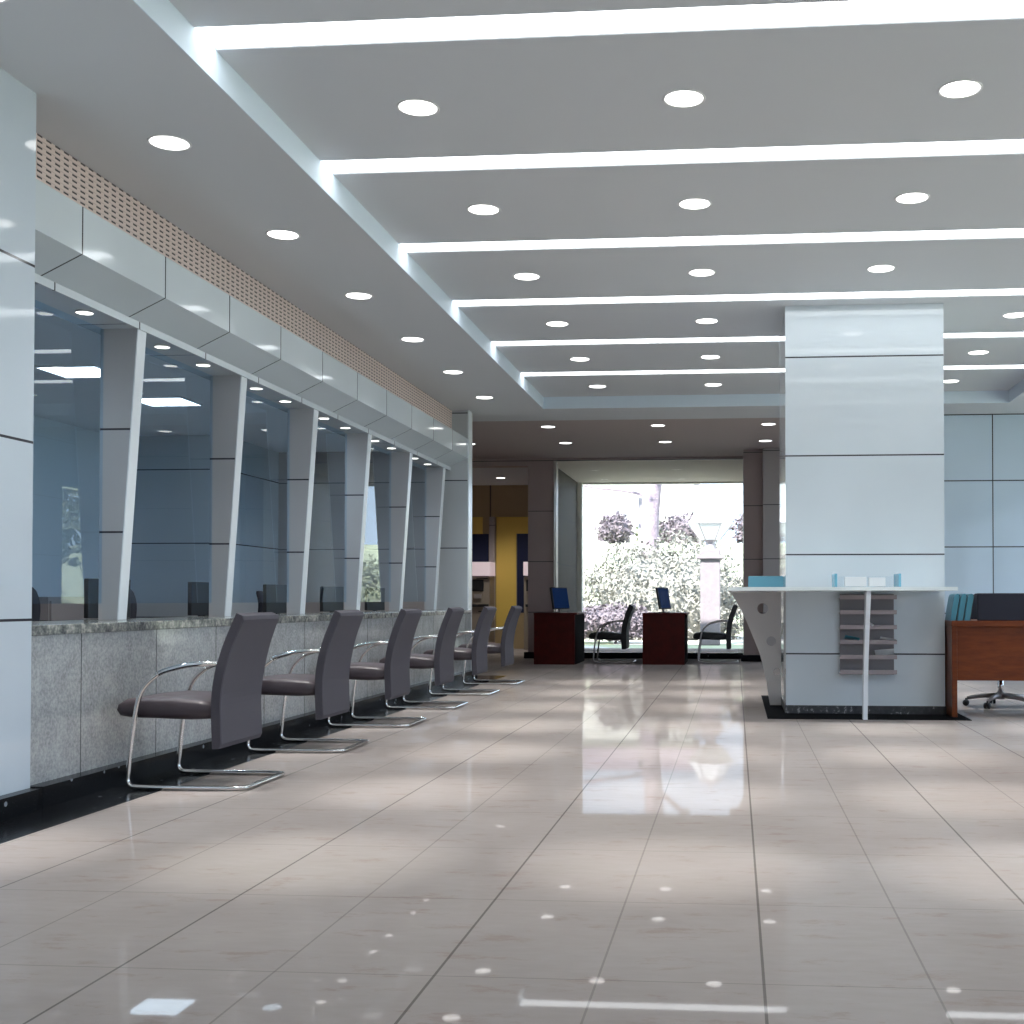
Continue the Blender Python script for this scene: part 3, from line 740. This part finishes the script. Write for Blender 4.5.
for x in (-1, 3.2, 5.2): 
    w = obj('window', box(B(), x, x + 1.0, -.05, -.001, 2.4, 4.6), M['lframe'], t)
    obj('pane', box(B(), x + .1, x + .9, -.08, -.05, 2.5, 4.5), mat('house pane', (.3, .32, .35), .2), w)
obj('roof', prism(B(), [(-.5, 6.5), (2.5, 8.6), (5.5, 6.5)], 0, -3.4, 9.4), M['bark'], t)
# things outside the side windows, mirrored in the teller glass
bush('shrub', 'garden shrub outside the inner right window', (7.5, 23.5, .3), (1.5, 1.2, 1.2), 900, .12, M['leafG'])
t = thing('street_tree', 'leafy tree outside the right hand window wall', 'tree', (16, 8, -.08))
obj('trunk', tube(B(), [(0, 0, 0), (0, 0, 2.6)], .18, 10), M['bark'], t, True)
bm = B(); foliage(bm, (0, 0, 3.8), (2.4, 2.4, 1.9), 1800, .2, .3); obj('crown', bm, M['leafG'], t)
t = thing('street_tree', 'leafy tree standing beyond the shrub outside the inner right window', 'tree', (11.5, 31, -.08))
obj('trunk', tube(B(), [(0, 0, 0), (0, 0, 2.4)], .18, 10), M['bark'], t, True)
bm = B(); foliage(bm, (0, 0, 3.6), (2.4, 2.4, 1.9), 1800, .2, .3); obj('crown', bm, M['leafG'], t)

# ------------------------------------------------------------------ light, world, camera
w = bpy.data.worlds.new('World'); sc.world = w; w.use_nodes = True
bg = w.node_tree.nodes['Background']; bg.inputs[0].default_value = (.63, .79, 1, 1); bg.inputs[1].default_value = 2.9
s = bpy.data.lights.new('sun', 'SUN'); s.energy = 15; s.angle = .02; s.color = (1, .97, .92)
so = bpy.data.objects.new('sun', s); C.objects.link(so)
so.rotation_euler = Vector((.35, .75, -.85)).to_track_quat('-Z', 'Y').to_euler()
def portal(x0, x1, y0, y1, z0, z1, direction):
    l = bpy.data.lights.new('daylight_portal', 'AREA'); l.shape = 'RECTANGLE'; l.cycles.is_portal = True
    o = bpy.data.objects.new('daylight_portal', l); C.objects.link(o)
    o.location = ((x0 + x1) / 2, (y0 + y1) / 2, (z0 + z1) / 2); o.rotation_euler = Vector(direction).to_track_quat('-Z', 'Z').to_euler()
    l.size = max(x1 - x0, y1 - y0); l.size_y = z1 - z0
portal(6.21, 6.21, -2.7, 15.0, .1, 2.95, (-1, 0, 0))
portal(-2.96, .17, 23.27, 23.27, 0, 3.17, (0, -1, 0))
portal(2.41, 2.41, 16.6, 18.3, .12, 2.6, (-1, 0, 0))

f, VX, VY, xp, yp = 1200., 735., 600., 636., 578.
th = math.atan((VX - xp) / f); ph = math.atan((VY - yp) / f)
cam = bpy.data.cameras.new('camera'); co = bpy.data.objects.new('camera', cam); C.objects.link(co)
co.location = (0, 0, .95)
co.rotation_euler = (PI / 2 + ph, 0, th)
cam.sensor_fit = 'HORIZONTAL'; cam.sensor_width = 36; cam.lens = 36 * f / 1024
cam.shift_x = -(xp - 512) / 1024; cam.shift_y = (yp - 512) / 1024
cam.clip_start = .05; cam.clip_end = 500
sc.camera = co
sc.view_settings.view_transform = 'Standard'; sc.view_settings.look = 'None'; sc.view_settings.gamma = 1
sc.view_settings.exposure = .2; sc.view_settings.use_curve_mapping = False
cy = sc.cycles
cy.use_denoising = True; cy.max_bounces = 8; cy.diffuse_bounces = 4; cy.glossy_bounces = 4; cy.transparent_max_bounces = 12
cy.caustics_reflective = False; cy.caustics_refractive = False; cy.sample_clamp_indirect = 6
